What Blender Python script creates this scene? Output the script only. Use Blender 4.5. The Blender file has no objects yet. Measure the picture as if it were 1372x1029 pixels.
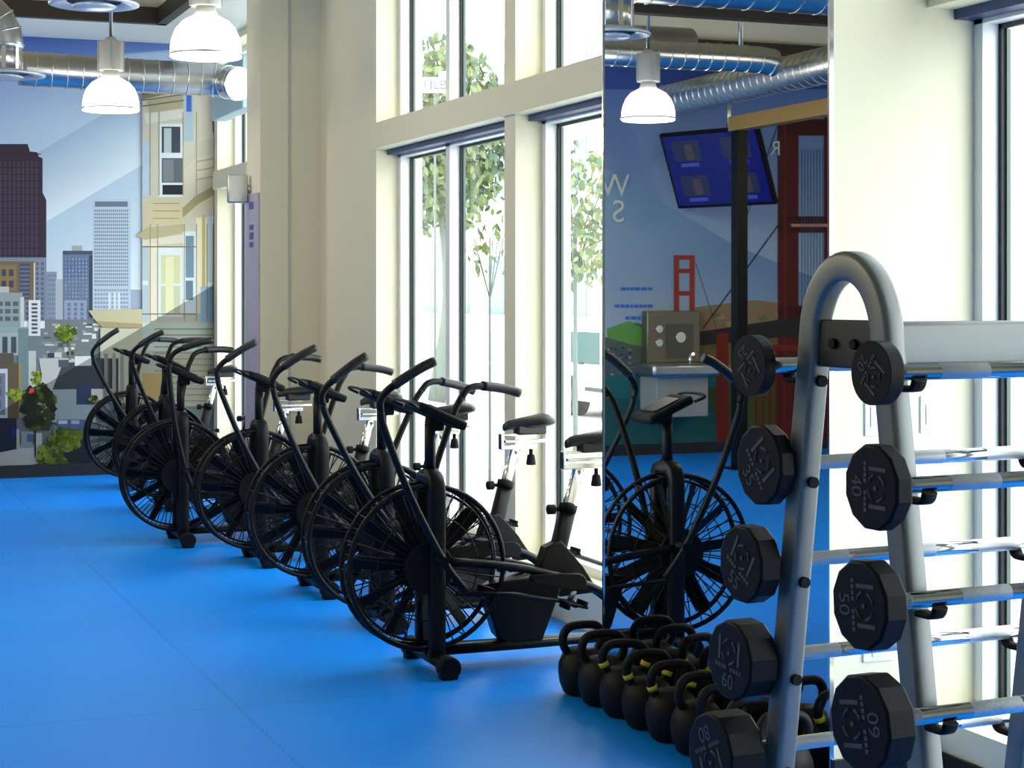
import bpy, bmesh, math, random
from mathutils import Vector, Matrix, Euler
random.seed(7)
PI = math.pi
S = bpy.context.scene
COL = S.collection

# ------------------------------------------------------------------ camera, world, exposure
TH = math.radians(21.55)      # heading of the lens from +Y towards +X (+Y runs along the window wall)
FPX, CX, HY, CAMZ = 2400.0, 686.0, 394.0, 1.53
cam_d = bpy.data.cameras.new('camera'); cam = bpy.data.objects.new('camera', cam_d); COL.objects.link(cam)
cam.location = (0, 0, CAMZ); cam.rotation_euler = (PI/2, 0, -TH)
cam_d.sensor_width = 36; cam_d.lens = FPX/1372*36; cam_d.shift_y = -(514.5-HY)/1372
cam_d.clip_start = 0.05; cam_d.clip_end = 300
S.camera = cam

S.view_settings.view_transform = 'Standard'; S.view_settings.look = 'None'
S.view_settings.gamma = 1; S.view_settings.use_curve_mapping = False
S.view_settings.exposure = 0.20

SKY = 5.2
w = bpy.data.worlds.new('overcast_sky'); S.world = w; w.use_nodes = True
bg = w.node_tree.nodes['Background']
bg.inputs[0].default_value = (0.92, 0.98, 1.0, 1); bg.inputs[1].default_value = SKY

def area(name, loc, rot, sx, sy, energy=10, col=(1, 1, 1), portal=False):
    l = bpy.data.lights.new(name, 'AREA'); l.shape = 'RECTANGLE'; l.size = sx; l.size_y = sy
    l.energy = energy; l.color = col
    if portal: l.cycles.is_portal = True
    o = bpy.data.objects.new(name, l); COL.objects.link(o); o.location = loc; o.rotation_euler = rot
    return o
GX = 3.50      # glass plane
WX = 3.30      # inner face of the window wall
MX = 2.92      # mirror plane
BAYS = [(0.4, 4.74), (6.46, 8.31), (8.46, 10.65), (12.45, 15.25)]
for a, b in BAYS:
    area('window_portal', (GX+0.12, (a+b)/2, 1.95), (0, PI/2, 0), 3.5, b-a+.1, portal=True)
# added warm fill lights, out of view, standing in for further ceiling lamps
for x, y in ((-1.6, 9.5), (-1.6, 5.5), (-3.6, 12.0), (-3.6, 7.5), (.2, 13.0), (.2, 8.0)):
    l = bpy.data.lights.new('warm_fill_light', 'POINT'); l.energy = 42; l.color = (1, .87, .60); l.shadow_soft_size = .18
    o = bpy.data.objects.new('warm_fill_light', l); COL.objects.link(o); o.location = (x, y, 2.8)

# ------------------------------------------------------------------ materials
MATS = {}
def srgb(r, g, b):
    f = lambda c: (c/255/12.92) if c/255 <= .04045 else ((c/255+.055)/1.055)**2.4
    return (f(r), f(g), f(b), 1)
def mat(name, col, rough=.5, metal=0, spec=.5, emis=None, es=0, noise=None, bump=None, coat=0):
    if name in MATS: return MATS[name]
    m = bpy.data.materials.new(name); m.use_nodes = True; nt = m.node_tree
    b = nt.nodes['Principled BSDF']
    b.inputs['Base Color'].default_value = col; b.inputs['Roughness'].default_value = rough
    b.inputs['Metallic'].default_value = metal; b.inputs['Specular IOR Level'].default_value = spec
    b.inputs['Coat Weight'].default_value = coat
    if emis: b.inputs['Emission Color'].default_value = emis; b.inputs['Emission Strength'].default_value = es
    if noise:   # (scale, amount): slight tonal wear of the surface itself
        tc = nt.nodes.new('ShaderNodeTexCoord'); n = nt.nodes.new('ShaderNodeTexNoise'); n.inputs['Scale'].default_value = noise[0]
        n.inputs['Detail'].default_value = 4
        mx = nt.nodes.new('ShaderNodeMix'); mx.data_type = 'RGBA'
        mx.inputs[6].default_value = [c*(1-noise[1]) for c in col[:3]]+[1]
        mx.inputs[7].default_value = [min(1, c*(1+noise[1])) for c in col[:3]]+[1]
        nt.links.new(tc.outputs['Object'], n.inputs['Vector']); nt.links.new(n.outputs['Fac'], mx.inputs[0])
        nt.links.new(mx.outputs[2], b.inputs['Base Color'])
    if bump:
        tc = nt.nodes.new('ShaderNodeTexCoord'); n = nt.nodes.new('ShaderNodeTexNoise'); n.inputs['Scale'].default_value = bump[0]
        bp = nt.nodes.new('ShaderNodeBump'); bp.inputs['Strength'].default_value = bump[1]; bp.inputs['Distance'].default_value = .002
        nt.links.new(tc.outputs['Object'], n.inputs['Vector']); nt.links.new(n.outputs['Fac'], bp.inputs['Height'])
        nt.links.new(bp.outputs['Normal'], b.inputs['Normal'])
    MATS[name] = m; return m

M_wall = mat('cream_wall_paint', (.82, .775, .58, 1), .6, noise=(2.5, .015), bump=(180, .1))
M_white = mat('white_frame_paint', (.85, .87, .86, 1), .35)
M_ceil = mat('pale_grey_ceiling_paint', (.82, .82, .76, 1), .8)
M_deck = mat('tan_ceiling_deck', (.60, .50, .30, 1), .8, noise=(3, .3))
M_blackm = mat('black_painted_steel', (.005, .005, .006, 1), .40, spec=.2)
M_black = mat('black_rubber', (.006, .006, .007, 1), .6, spec=.15)
M_blackb = mat('black_baseboard', (.012, .012, .014, 1), .5)
M_chrome = mat('chrome', (.85, .86, .88, 1), .12, 1)
M_steel = mat('brushed_steel', (.55, .56, .56, 1), .32, 1)
M_galv = mat('galvanised_duct_metal', (.62, .64, .66, 1), .28, 1, noise=(6, .12))
M_gask = mat('dark_window_gasket', (.01, .012, .013, 1), .5)
M_glassedge = mat('green_glass_edge', (.10, .15, .14, 1), .3)
M_rack = mat('silver_powder_coat', (.21, .22, .215, 1), .40, .5, noise=(30, .04))
M_ureth = mat('black_urethane', (.005, .005, .007, 1), .5, spec=.15)
M_print = mat('grey_print', (.07, .067, .08, 1), .6)
M_iron = mat('black_cast_iron', (.006, .0055, .0045, 1), .5, spec=.22, bump=(120, .4))
M_yellow = mat('yellow_band', (.75, .55, .02, 1), .5)
M_plate = mat('white_plastic', (.82, .85, .86, 1), .3)
M_dome = mat('glowing_lamp_glass', (.9, .9, .86, 1), .3, emis=(1, .97, .88, 1), es=5)
M_vinyl = mat('black_vinyl', (.012, .012, .013, 1), .35)
M_screen = mat('dark_display', (.02, .022, .024, 1), .15)

# floor: blue jigsaw mats
def floor_mat():
    m = bpy.data.materials.new('blue_foam_floor_mats'); m.use_nodes = True; nt = m.node_tree; N = nt.nodes; L = nt.links
    b = N['Principled BSDF']
    g = N.new('ShaderNodeNewGeometry'); sp = N.new('ShaderNodeSeparateXYZ'); L.new(g.outputs['Position'], sp.inputs[0])
    def M(op, a, c=None, d=None):
        n = N.new('ShaderNodeMath'); n.operation = op
        for i, v in enumerate((a, c, d)):
            if v is None: continue
            if isinstance(v, (int, float)): n.inputs[i].default_value = v
            else: L.new(v, n.inputs[i])
        return n.outputs[0]
    def seam(u, v, off, per):
        zz = M('MULTIPLY', M('PINGPONG', v, .03), .5)          # jigsaw teeth
        t = M('ADD', M('SUBTRACT', u, off), zz)
        return M('LESS_THAN', M('PINGPONG', t, per/2), .0028)
    s1 = seam(sp.outputs[0], sp.outputs[1], 1.5, 2.0); s2 = seam(sp.outputs[1], sp.outputs[0], 6.56, 2.0)
    s = M('MAXIMUM', s1, s2)
    n = N.new('ShaderNodeTexNoise'); n.inputs['Scale'].default_value = 1.3; n.inputs['Detail'].default_value = 6
    L.new(g.outputs['Position'], n.inputs['Vector'])
    n2 = N.new('ShaderNodeTexNoise'); n2.inputs['Scale'].default_value = 40; n2.inputs['Detail'].default_value = 3
    L.new(g.outputs['Position'], n2.inputs['Vector'])
    r = N.new('ShaderNodeValToRGB'); r.color_ramp.elements[0].position = .3; r.color_ramp.elements[1].position = .7
    r.color_ramp.elements[0].color = (.003, .235, .98, 1); r.color_ramp.elements[1].color = (.004, .29, 1.0, 1)
    L.new(n.outputs['Fac'], r.inputs[0])
    mx = N.new('ShaderNodeMix'); mx.data_type = 'RGBA'; L.new(M('MULTIPLY', s, .55), mx.inputs[0]); L.new(r.outputs[0], mx.inputs[6])
    mx.inputs[7].default_value = (.004, .05, .30, 1); L.new(mx.outputs[2], b.inputs['Base Color'])
    L.new(M('ADD', M('MULTIPLY', n.outputs['Fac'], .14), .33), b.inputs['Roughness'])
    b.inputs['Specular IOR Level'].default_value = .2
    bp = N.new('ShaderNodeBump'); bp.inputs['Strength'].default_value = .25; bp.inputs['Distance'].default_value = .003
    L.new(M('SUBTRACT', n2.outputs['Fac'], s), bp.inputs['Height']); L.new(bp.outputs['Normal'], b.inputs['Normal'])
    return m
M_floor = floor_mat()

def glass_mat():
    m = bpy.data.materials.new('clear_window_glass'); m.use_nodes = True; nt = m.node_tree; N = nt.nodes; L = nt.links
    N.remove(N['Principled BSDF'])
    t = N.new('ShaderNodeBsdfTransparent'); t.inputs[0].default_value = (.93, .97, .96, 1)
    g = N.new('ShaderNodeBsdfGlossy'); g.inputs['Roughness'].default_value = .02
    lw = N.new('ShaderNodeLayerWeight'); lw.inputs[0].default_value = .5
    pw = N.new('ShaderNodeMath'); pw.operation = 'POWER'; pw.inputs[1].default_value = 4; L.new(lw.outputs['Facing'], pw.inputs[0])
    f = N.new('ShaderNodeMath'); f.operation = 'MULTIPLY_ADD'; f.inputs[1].default_value = .6; f.inputs[2].default_value = .05; L.new(pw.outputs[0], f.inputs[0])
    mx = N.new('ShaderNodeMixShader'); L.new(f.outputs[0], mx.inputs[0]); L.new(t.outputs[0], mx.inputs[1]); L.new(g.outputs[0], mx.inputs[2])
    L.new(mx.outputs[0], N['Material Output'].inputs[0]); return m
M_glass = glass_mat()
M_mirror = mat('silvered_mirror', (.62, .67, .70, 1), .01, 1)

# ------------------------------------------------------------------ mesh helpers
def new(): return bmesh.new()
def frm(loc=(0, 0, 0), rot=(0, 0, 0)): return Matrix.Translation(loc) @ Euler(rot).to_matrix().to_4x4()
def box(bm, c, s, rot=(0, 0, 0), bev=0, seg=2, mi=0):
    r = bmesh.ops.create_cube(bm, size=1, matrix=frm(c, rot) @ Matrix.Diagonal((s[0], s[1], s[2], 1)))
    vs = r['verts']; fs = list({f for v in vs for f in v.link_faces})
    for f in fs: f.material_index = mi
    if bev:
        es = list({e for v in vs for e in v.link_edges})
        rr = bmesh.ops.bevel(bm, geom=es, offset=bev, segments=seg, profile=.5, affect='EDGES')
        for f in rr['faces']: f.smooth = True; f.material_index = mi
    return vs
def ranged(bm, x0, x1, y0, y1, z0, z1, bev=0, mi=0):
    return box(bm, ((x0+x1)/2, (y0+y1)/2, (z0+z1)/2), (abs(x1-x0), abs(y1-y0), abs(z1-z0)), bev=bev, mi=mi)
def cyl(bm, p0, p1, r0, r1=None, seg=20, mi=0, smooth=True, bev=0):
    p0, p1 = Vector(p0), Vector(p1); d = p1-p0; r1 = r0 if r1 is None else r1
    q = d.to_track_quat('Z', 'Y').to_matrix().to_4x4()
    r = bmesh.ops.create_cone(bm, cap_ends=True, segments=seg, radius1=r0, radius2=r1, depth=d.length, matrix=Matrix.Translation((p0+p1)/2) @ q)
    fs = list({f for v in r['verts'] for f in v.link_faces})
    for f in fs:
        f.material_index = mi
        if smooth and len(f.verts) == 4: f.smooth = True
    if bev:
        es = [e for e in {e for v in r['verts'] for e in v.link_edges} if any(len(f.verts) > 4 for f in e.link_faces)]
        rr = bmesh.ops.bevel(bm, geom=es, offset=bev, segments=2, profile=.5, affect='EDGES')
        for f in rr['faces']: f.smooth = True; f.material_index = mi
def spline(pts, n=6):
    P = [Vector(p) for p in pts]
    if len(P) < 3: return P
    out = []
    for i in range(len(P)-1):
        a = P[i-1] if i else P[0]*2-P[1]; b = P[i]; c = P[i+1]; d = P[i+2] if i+2 < len(P) else P[-1]*2-P[-2]
        for k in range(n):
            t = k/n; out.append(.5*((2*b)+(c-a)*t+(2*a-5*b+4*c-d)*t*t+(3*b-a-3*c+d)*t**3))
    out.append(P[-1]); return out
def tube(bm, pts, r, seg=10, n=6, closed=False, mi=0, cap=True, sq=None, up=None):
    """sweep a round (or rounded-flat, sq=(a,b)) section along a smoothed path"""
    P = spline(pts, n) if n > 1 and not closed else [Vector(p) for p in pts]
    N = len(P); rings = []; nrm = None
    for i, p in enumerate(P):
        a = P[(i-1) % N] if (closed or i) else p; b = P[(i+1) % N] if (closed or i < N-1) else p
        t = (b-a).normalized()
        if nrm is None:
            nrm = Vector(up) if up else (Vector((0, 0, 1)) if abs(t.z) < .9 else Vector((1, 0, 0)))
        nrm = (nrm-t*nrm.dot(t)).normalized(); bi = t.cross(nrm)
        rr = r(i/(N-1)) if callable(r) else r
        ring = []
        if sq and len(sq) == 3:
            cr = sq[2]
            for (sx, sy, a0) in ((1, 1, 0), (-1, 1, PI/2), (-1, -1, PI), (1, -1, 3*PI/2)):
                for j in range(4):
                    an = a0+PI/2*j/3; ring.append(bm.verts.new(p+nrm*(sx*(sq[0]-cr)+cr*math.cos(an))+bi*(sy*(sq[1]-cr)+cr*math.sin(an))))
            rings.append(ring); seg = 16; continue
        for k in range(seg):
            an = 2*PI*k/seg; c, s_ = math.cos(an), math.sin(an)
            if sq:
                e = .45; u = sq[0]*math.copysign(abs(c)**e, c); v = sq[1]*math.copysign(abs(s_)**e, s_)
            else: u, v = rr*c, rr*s_
            ring.append(bm.verts.new(p+nrm*u+bi*v))
        rings.append(ring)
    for i in range(N if closed else N-1):
        A, B = rings[i], rings[(i+1) % N]
        for k in range(seg):
            f = bm.faces.new((A[k], A[(k+1) % seg], B[(k+1) % seg], B[k])); f.smooth = True; f.material_index = mi
    if not closed and cap:
        f = bm.faces.new(rings[0][::-1]); f.material_index = mi
        f = bm.faces.new(rings[-1]); f.material_index = mi
def lathe(bm, prof, c=(0, 0, 0), seg=32, mi=0, M=None):
    rings = []
    for r, z in prof:
        if r < 1e-5: v = bm.verts.new((0, 0, z)); rings.append([v])
        else: rings.append([bm.verts.new((r*math.cos(2*PI*k/seg), r*math.sin(2*PI*k/seg), z)) for k in range(seg)])
    for A, B in zip(rings, rings[1:]):
        for k in range(seg):
            k2 = (k+1) % seg
            vs = ([A[0]] if len(A) == 1 else [A[k], A[k2]]) + ([B[0]] if len(B) == 1 else [B[k2], B[k]])
            if len(vs) >= 3: f = bm.faces.new(vs); f.smooth = True; f.material_index = mi
    T = Matrix.Translation(c) @ (M or Matrix.Identity(4))
    bmesh.ops.transform(bm, matrix=T, verts=[v for r_ in rings for v in r_])
def ring_pts(c, r, ax='Y', n=48):
    out = []
    for k in range(n):
        a = 2*PI*k/n
        if ax == 'Y': out.append((c[0]+r*math.cos(a), c[1], c[2]+r*math.sin(a)))
        elif ax == 'Z': out.append((c[0]+r*math.cos(a), c[1]+r*math.sin(a), c[2]))
        else: out.append((c[0], c[1]+r*math.cos(a), c[2]+r*math.sin(a)))
    return out
def prism(bm, pts, axis, t, c=0, mi=0, bev=0):
    """polygon pts (2-D) extruded by t about plane axis; pts are (x,z) for 'Y'; (y,z) for 'X'; (x,y) for 'Z'"""
    def P(p, d):
        return {'Y': (p[0], c+d, p[1]), 'X': (c+d, p[0], p[1]), 'Z': (p[0], p[1], c+d)}[axis]
    A = [bm.verts.new(P(p, -t/2)) for p in pts]; B = [bm.verts.new(P(p, t/2)) for p in pts]; n = len(pts)
    fs = [bm.faces.new(A), bm.faces.new(B[::-1])]
    for k in range(n): fs.append(bm.faces.new((A[k], B[k], B[(k+1) % n], A[(k+1) % n])))
    for f in fs: f.material_index = mi
    if bev:
        es = list({e for f in fs[:2] for e in f.edges})
        rr = bmesh.ops.bevel(bm, geom=es, offset=bev, segments=2, profile=.5, affect='EDGES')
        for f in rr['faces']: f.material_index = mi; f.smooth = True
def obj(name, bm, m, parent=None, loc=None, rot=None, label=None):
    bmesh.ops.recalc_face_normals(bm, faces=bm.faces)
    me = bpy.data.meshes.new(name); bm.to_mesh(me); bm.free()
    for x in (m if isinstance(m, (list, tuple)) else [m]): me.materials.append(x)
    o = bpy.data.objects.new(name, me); COL.objects.link(o)
    if parent: o.parent = parent
    if loc: o.location = loc
    if rot: o.rotation_euler = rot
    if label: o['label'] = label
    return o
def tag(o, label, cat, group=None, kind=None):
    o['label'] = label; o['category'] = cat
    if group: o['group'] = group
    if kind: o['kind'] = kind
    return o
def thing(name, label, cat, loc=(0, 0, 0), rz=0, group=None):
    o = bpy.data.objects.new(name, None); COL.objects.link(o); o.location = loc; o.rotation_euler = (0, 0, rz); o.empty_display_size = .1
    return tag(o, label, cat, group)
def struct(name, bm, m, parent=None):
    o = obj(name, bm, m, parent)
    if not parent: o['kind'] = 'structure'
    return o
def copy_tree(o, parent=None):
    c = o.copy(); COL.objects.link(c); c.parent = parent
    for ch in list(o.children): copy_tree(ch, c)
    return c
def text_mesh(body, size, ext=.0004):
    cu = bpy.data.curves.new('t', 'FONT'); cu.body = body; cu.size = size; cu.extrude = ext; cu.align_x = 'CENTER'; cu.align_y = 'CENTER'
    o = bpy.data.objects.new('t', cu); COL.objects.link(o)
    bpy.context.view_layer.update()
    me = bpy.data.meshes.new_from_object(o.evaluated_get(bpy.context.evaluated_depsgraph_get()))
    bpy.data.objects.remove(o); return me
def add_text(bm, body, size, M, ext=.0004, mi=0):
    me = text_mesh(body, size, ext); n0 = len(bm.verts); f0 = len(bm.faces)
    bm.from_mesh(me); bm.verts.ensure_lookup_table(); bm.faces.ensure_lookup_table()
    bmesh.ops.transform(bm, matrix=M, verts=bm.verts[n0:])
    for f in bm.faces[f0:]: f.material_index = mi
    bpy.data.meshes.remove(me)

# ------------------------------------------------------------------ room shell
XL, YB, YM = -6.2, -3.2, 15.4
bm = new(); ranged(bm, XL-.2, GX+.1, YB-.2, YM+.1, -.12, 0); struct('floor', bm, M_floor)
# window wall: columns, curb, transom beam, spandrel above
bm = new()
def solid(y0, y1, x0=WX, z0=0, z1=4.45): ranged(bm, x0, GX+.10, y0, y1, z0, z1)
solid(YB, BAYS[0][0]); solid(6.42, 6.46)
ranged(bm, MX+.012, GX+.1, 4.74, 6.42, 0, 4.45)              # pier behind the mirror
solid(8.31, 8.46); solid(10.65, 12.45)
ranged(bm, 2.88, WX+.02, 11.95, 12.35, 0, 4.45)              # far pier
solid(15.25, 15.42)
for a, b in BAYS:
    solid(a, b, z1=.20); solid(a, b, z0=3.62)
for a, b in ((.4, 4.74), (6.42, 10.68), (12.36, 15.3)): ranged(bm, WX-.03, GX+.10, a, b, 2.427, 2.585)
struct('wall_right', bm, M_wall)
bm = new(); ranged(bm, XL-.1, GX+.1, YM, YM+.1, 0, 4.5); struct('wall_back', bm, mat('blue_wall_paint', srgb(58, 84, 170), .6))
bm = new(); ranged(bm, XL-.1, XL, YB, YM, 0, 4.5); struct('wall_left', bm, M_wall)
bm = new(); ranged(bm, XL, GX+.1, YB-.1, YB, 0, 4.5); struct('wall_front', bm, M_wall)
# ceiling: high deck with a lower pale soffit along the window and mural walls
bm = new(); ranged(bm, XL-.2, GX+.1, YB-.2, YM+.1, 4.45, 4.55)
struct('ceiling', bm, M_deck)
bm = new()
ranged(bm, 2.64, WX, YB, 14.3, 3.80, 4.44); ranged(bm, -3.5, WX, 14.3, YM, 3.68, 4.44)
ranged(bm, 2.68, WX, YB, 14.3, 3.68, 3.80)
struct('ceiling_soffit', bm, M_ceil)
bm = new(); ranged(bm, 2.60, 2.68, 6, 14.3, 3.67, 3.80); ranged(bm, -3.5, 2.68, 14.22, 14.3, 3.67, 3.80)
struct('trim_1', bm, mat('dark_bronze_trim', (.03, .022, .016, 1), .5))
# rows of shallow joists under the deck
bm = new()
for k in range(22): ranged(bm, XL+.2, 2.6, 1.0+k*.6, 1.06+k*.6, 4.30, 4.45)
struct('trim_2', bm, M_deck)
# baseboards
bm = new(); ranged(bm, XL, WX, YM-.03, YM, 0, .105); struct('baseboard_back', bm, M_blackb)
bm = new()
ranged(bm, MX+.005, WX, 4.725, 4.742, 0, .105)
ranged(bm, WX-.012, WX, BAYS[0][0], 4.725, 0, .105)
ranged(bm, WX-.012, WX, 10.65, 11.95, 0, .105)
ranged(bm, 2.865, WX, 11.935, 11.952, 0, .105)
struct('baseboard_right', bm, M_blackb)
# vertical seam between two panels of the far pier and the bright jamb next to the mural
bm = new(); ranged(bm, 3.075, 3.09, 11.94, 11.952, .1, 3.68); struct('trim_3', bm, mat('panel_joint', (.55, .53, .46, 1), .7))

# windows: one per bay, upper and lower lights
def window(n, a, b, z0, z1, mull):
    bm = new(); f = .045; x0, x1 = GX-.055, GX+.02
    ranged(bm, x0, x1, a, a+f, z0, z1); ranged(bm, x0, x1, b-f, b, z0, z1)
    ranged(bm, x0, x1, a, b, z0, z0+f); ranged(bm, x0, x1, a, b, z1-f, z1)
    for y in mull: ranged(bm, x0, x1, y-.035, y+.035, z0, z1)
    w_ = struct('window_%d' % n, bm, M_white)
    bm = new(); g = .016; ys = [a+f]+[v for y in mull for v in (y-.035, y+.035)]+[b-f]
    for i in range(0, len(ys), 2):
        p, q = ys[i], ys[i+1]
        for (u, v) in ((p, p+g), (q-g, q)): ranged(bm, GX+.005, GX+.022, u, v, z0+f, z1-f)
        for (u, v) in ((z0+f, z0+f+g), (z1-f-g, z1-f)): ranged(bm, GX+.005, GX+.022, p, q, u, v)
    obj('gasket', bm, M_gask, w_)
    bm = new()
    for i in range(0, len(ys), 2):
        for (u, v) in ((ys[i]+g*.6, ys[i]+g*.6+.014), (ys[i+1]-g*.6-.014, ys[i+1]-g*.6)): ranged(bm, GX+.020, GX+.034, u, v, z0+f+g, z1-f-g)
    obj('spacer', bm, M_glassedge, w_)
    for i in range(0, len(ys), 2):
        bm = new(); p, q = ys[i]+g, ys[i+1]-g
        vs = [bm.verts.new(v) for v in ((GX+.035, p, z0+f), (GX+.035, q, z0+f), (GX+.035, q, z1-f), (GX+.035, p, z1-f))]
        bm.faces.new(vs); obj('pane', bm, M_glass, w_)
window(1, *BAYS[0], .20, 2.427, [2.7]); window(2, *BAYS[0], 2.585, 3.62, [2.7])
window(3, *BAYS[1], .20, 2.427, []); window(4, *BAYS[1], 2.585, 3.62, [])
window(5, *BAYS[2], .20, 2.427, [9.73]); window(6, *BAYS[2], 2.585, 3.62, [9.73])
window(7, *BAYS[3], .20, 2.427, [13.9]); window(8, *BAYS[3], 2.585, 3.62, [13.9])
# roller-shade housings: thin blue-grey strip under each transom
bm = new()
for a, b in BAYS[:3]: ranged(bm, GX-.13, GX-.06, a, b, 2.395, 2.427)
struct('trim_4', bm, mat('slate_blue_shade_box', srgb(44, 60, 104), .5))

# ------------------------------------------------------------------ wall mural (a flat printed picture)
RX, RY = math.cos(TH), -math.sin(TH); FX, FY = math.sin(TH), math.cos(TH)
def wallpt(px, py, mirrored=False):
    l = (px-CX)/FPX; t = YM/(FY+RY*l); x = t*(FX+RX*l); z = CAMZ+t*(HY-py)/FPX
    return (2*MX-x if mirrored else x, z)
mural_bm = new(); mcol = mural_bm.loops.layers.float_color.new('print')
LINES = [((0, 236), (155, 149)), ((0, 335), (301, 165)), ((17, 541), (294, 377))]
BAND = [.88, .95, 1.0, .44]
def side(L, p):
    (x0, y0), (x1, y1) = L; return (x1-x0)*(p[1]-y0)-(y1-y0)*(p[0]-x0)      # >0 below the line
def clip(poly, L, keep):
    out = []; n = len(poly)
    for i in range(n):
        a, b = poly[i], poly[(i+1) % n]; sa, sb = side(L, a[0])*keep, side(L, b[0])*keep
        if sa >= 0: out.append(a)
        if (sa >= 0) != (sb >= 0):
            t = sa/(sa-sb); out.append((tuple(a[0][k]+(b[0][k]-a[0][k])*t for k in (0, 1)), tuple(a[1][k]+(b[1][k]-a[1][k])*t for k in range(3))))
    return out
layer = [0]; tone = [0, 1]
def addpoly(poly, mirrored, f=1.0):
    if len(poly) < 3: return
    y = YM-.004-layer[0]*.000025
    vs = []
    for p, c in poly:
        x, z = wallpt(p[0], p[1], mirrored); x = min(x, WX-.005); z = max(.1, min(3.68, z)); vs.append(mural_bm.verts.new((x, y, z)))
    try: fc = mural_bm.faces.new(vs)
    except ValueError: return
    for lp, (p, c) in zip(fc.loops, poly):
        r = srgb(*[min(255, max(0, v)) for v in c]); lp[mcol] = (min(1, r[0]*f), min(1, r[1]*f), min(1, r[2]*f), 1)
def draw(pts, col, mirrored=False, band=True):
    layer[0] += 1
    if tone[0] and not isinstance(col[0], (tuple, list)):
        g_ = (col[0]*.3+col[1]*.6+col[2]*.1); col = tuple((c+(g_-c)*tone[0])*tone[1] for c in col)
    cols = col if isinstance(col[0], (tuple, list)) else [col]*len(pts)
    poly = list(zip(pts, cols))
    if mirrored or not band: addpoly(poly, mirrored); return
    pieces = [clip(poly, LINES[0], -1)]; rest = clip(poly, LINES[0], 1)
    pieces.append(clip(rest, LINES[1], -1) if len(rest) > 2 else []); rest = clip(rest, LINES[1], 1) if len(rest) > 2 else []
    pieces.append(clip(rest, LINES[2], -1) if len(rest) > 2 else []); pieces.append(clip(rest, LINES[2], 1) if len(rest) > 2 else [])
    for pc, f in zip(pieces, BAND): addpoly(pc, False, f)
def rect(x0, y0, x1, y1, c, mirrored=False, c2=None):
    c2 = c2 or c; draw([(x0, y0), (x1, y0), (x1, y1), (x0, y1)], [c, c, c2, c2], mirrored)
def grid(x0, y0, x1, y1, nx, ny, c, fx=.6, fy=.6, mirrored=False, jit=0):
    for i in range(nx):
        for j in range(ny):
            u = x0+(x1-x0)*(i+.5)/nx; v = y0+(y1-y0)*(j+.5)/ny; hw = (x1-x0)/nx*fx/2; hh = (y1-y0)/ny*fy/2
            k = random.uniform(-jit, jit); rect(u-hw, v-hh, u+hw, v+hh, tuple(q+k for q in c), mirrored)
            layer[0] -= 1
    layer[0] += 1
def blob(cx, cy, rx, ry, n, cols, mirrored=False, s=5):
    for k in range(n):
        a = random.uniform(0, 2*PI); r = math.sqrt(random.random()); x = cx+rx*r*math.cos(a); y = cy+ry*r*math.sin(a)
        c = random.choice(cols); t = random.uniform(0, PI); q = s*random.uniform(.5, 1.3)
        draw([(x+q*math.cos(t+i*2*PI/5)*random.uniform(.6, 1.2), y+q*math.sin(t+i*2*PI/5)*random.uniform(.6, 1.2)) for i in range(5)], c, mirrored)
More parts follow.
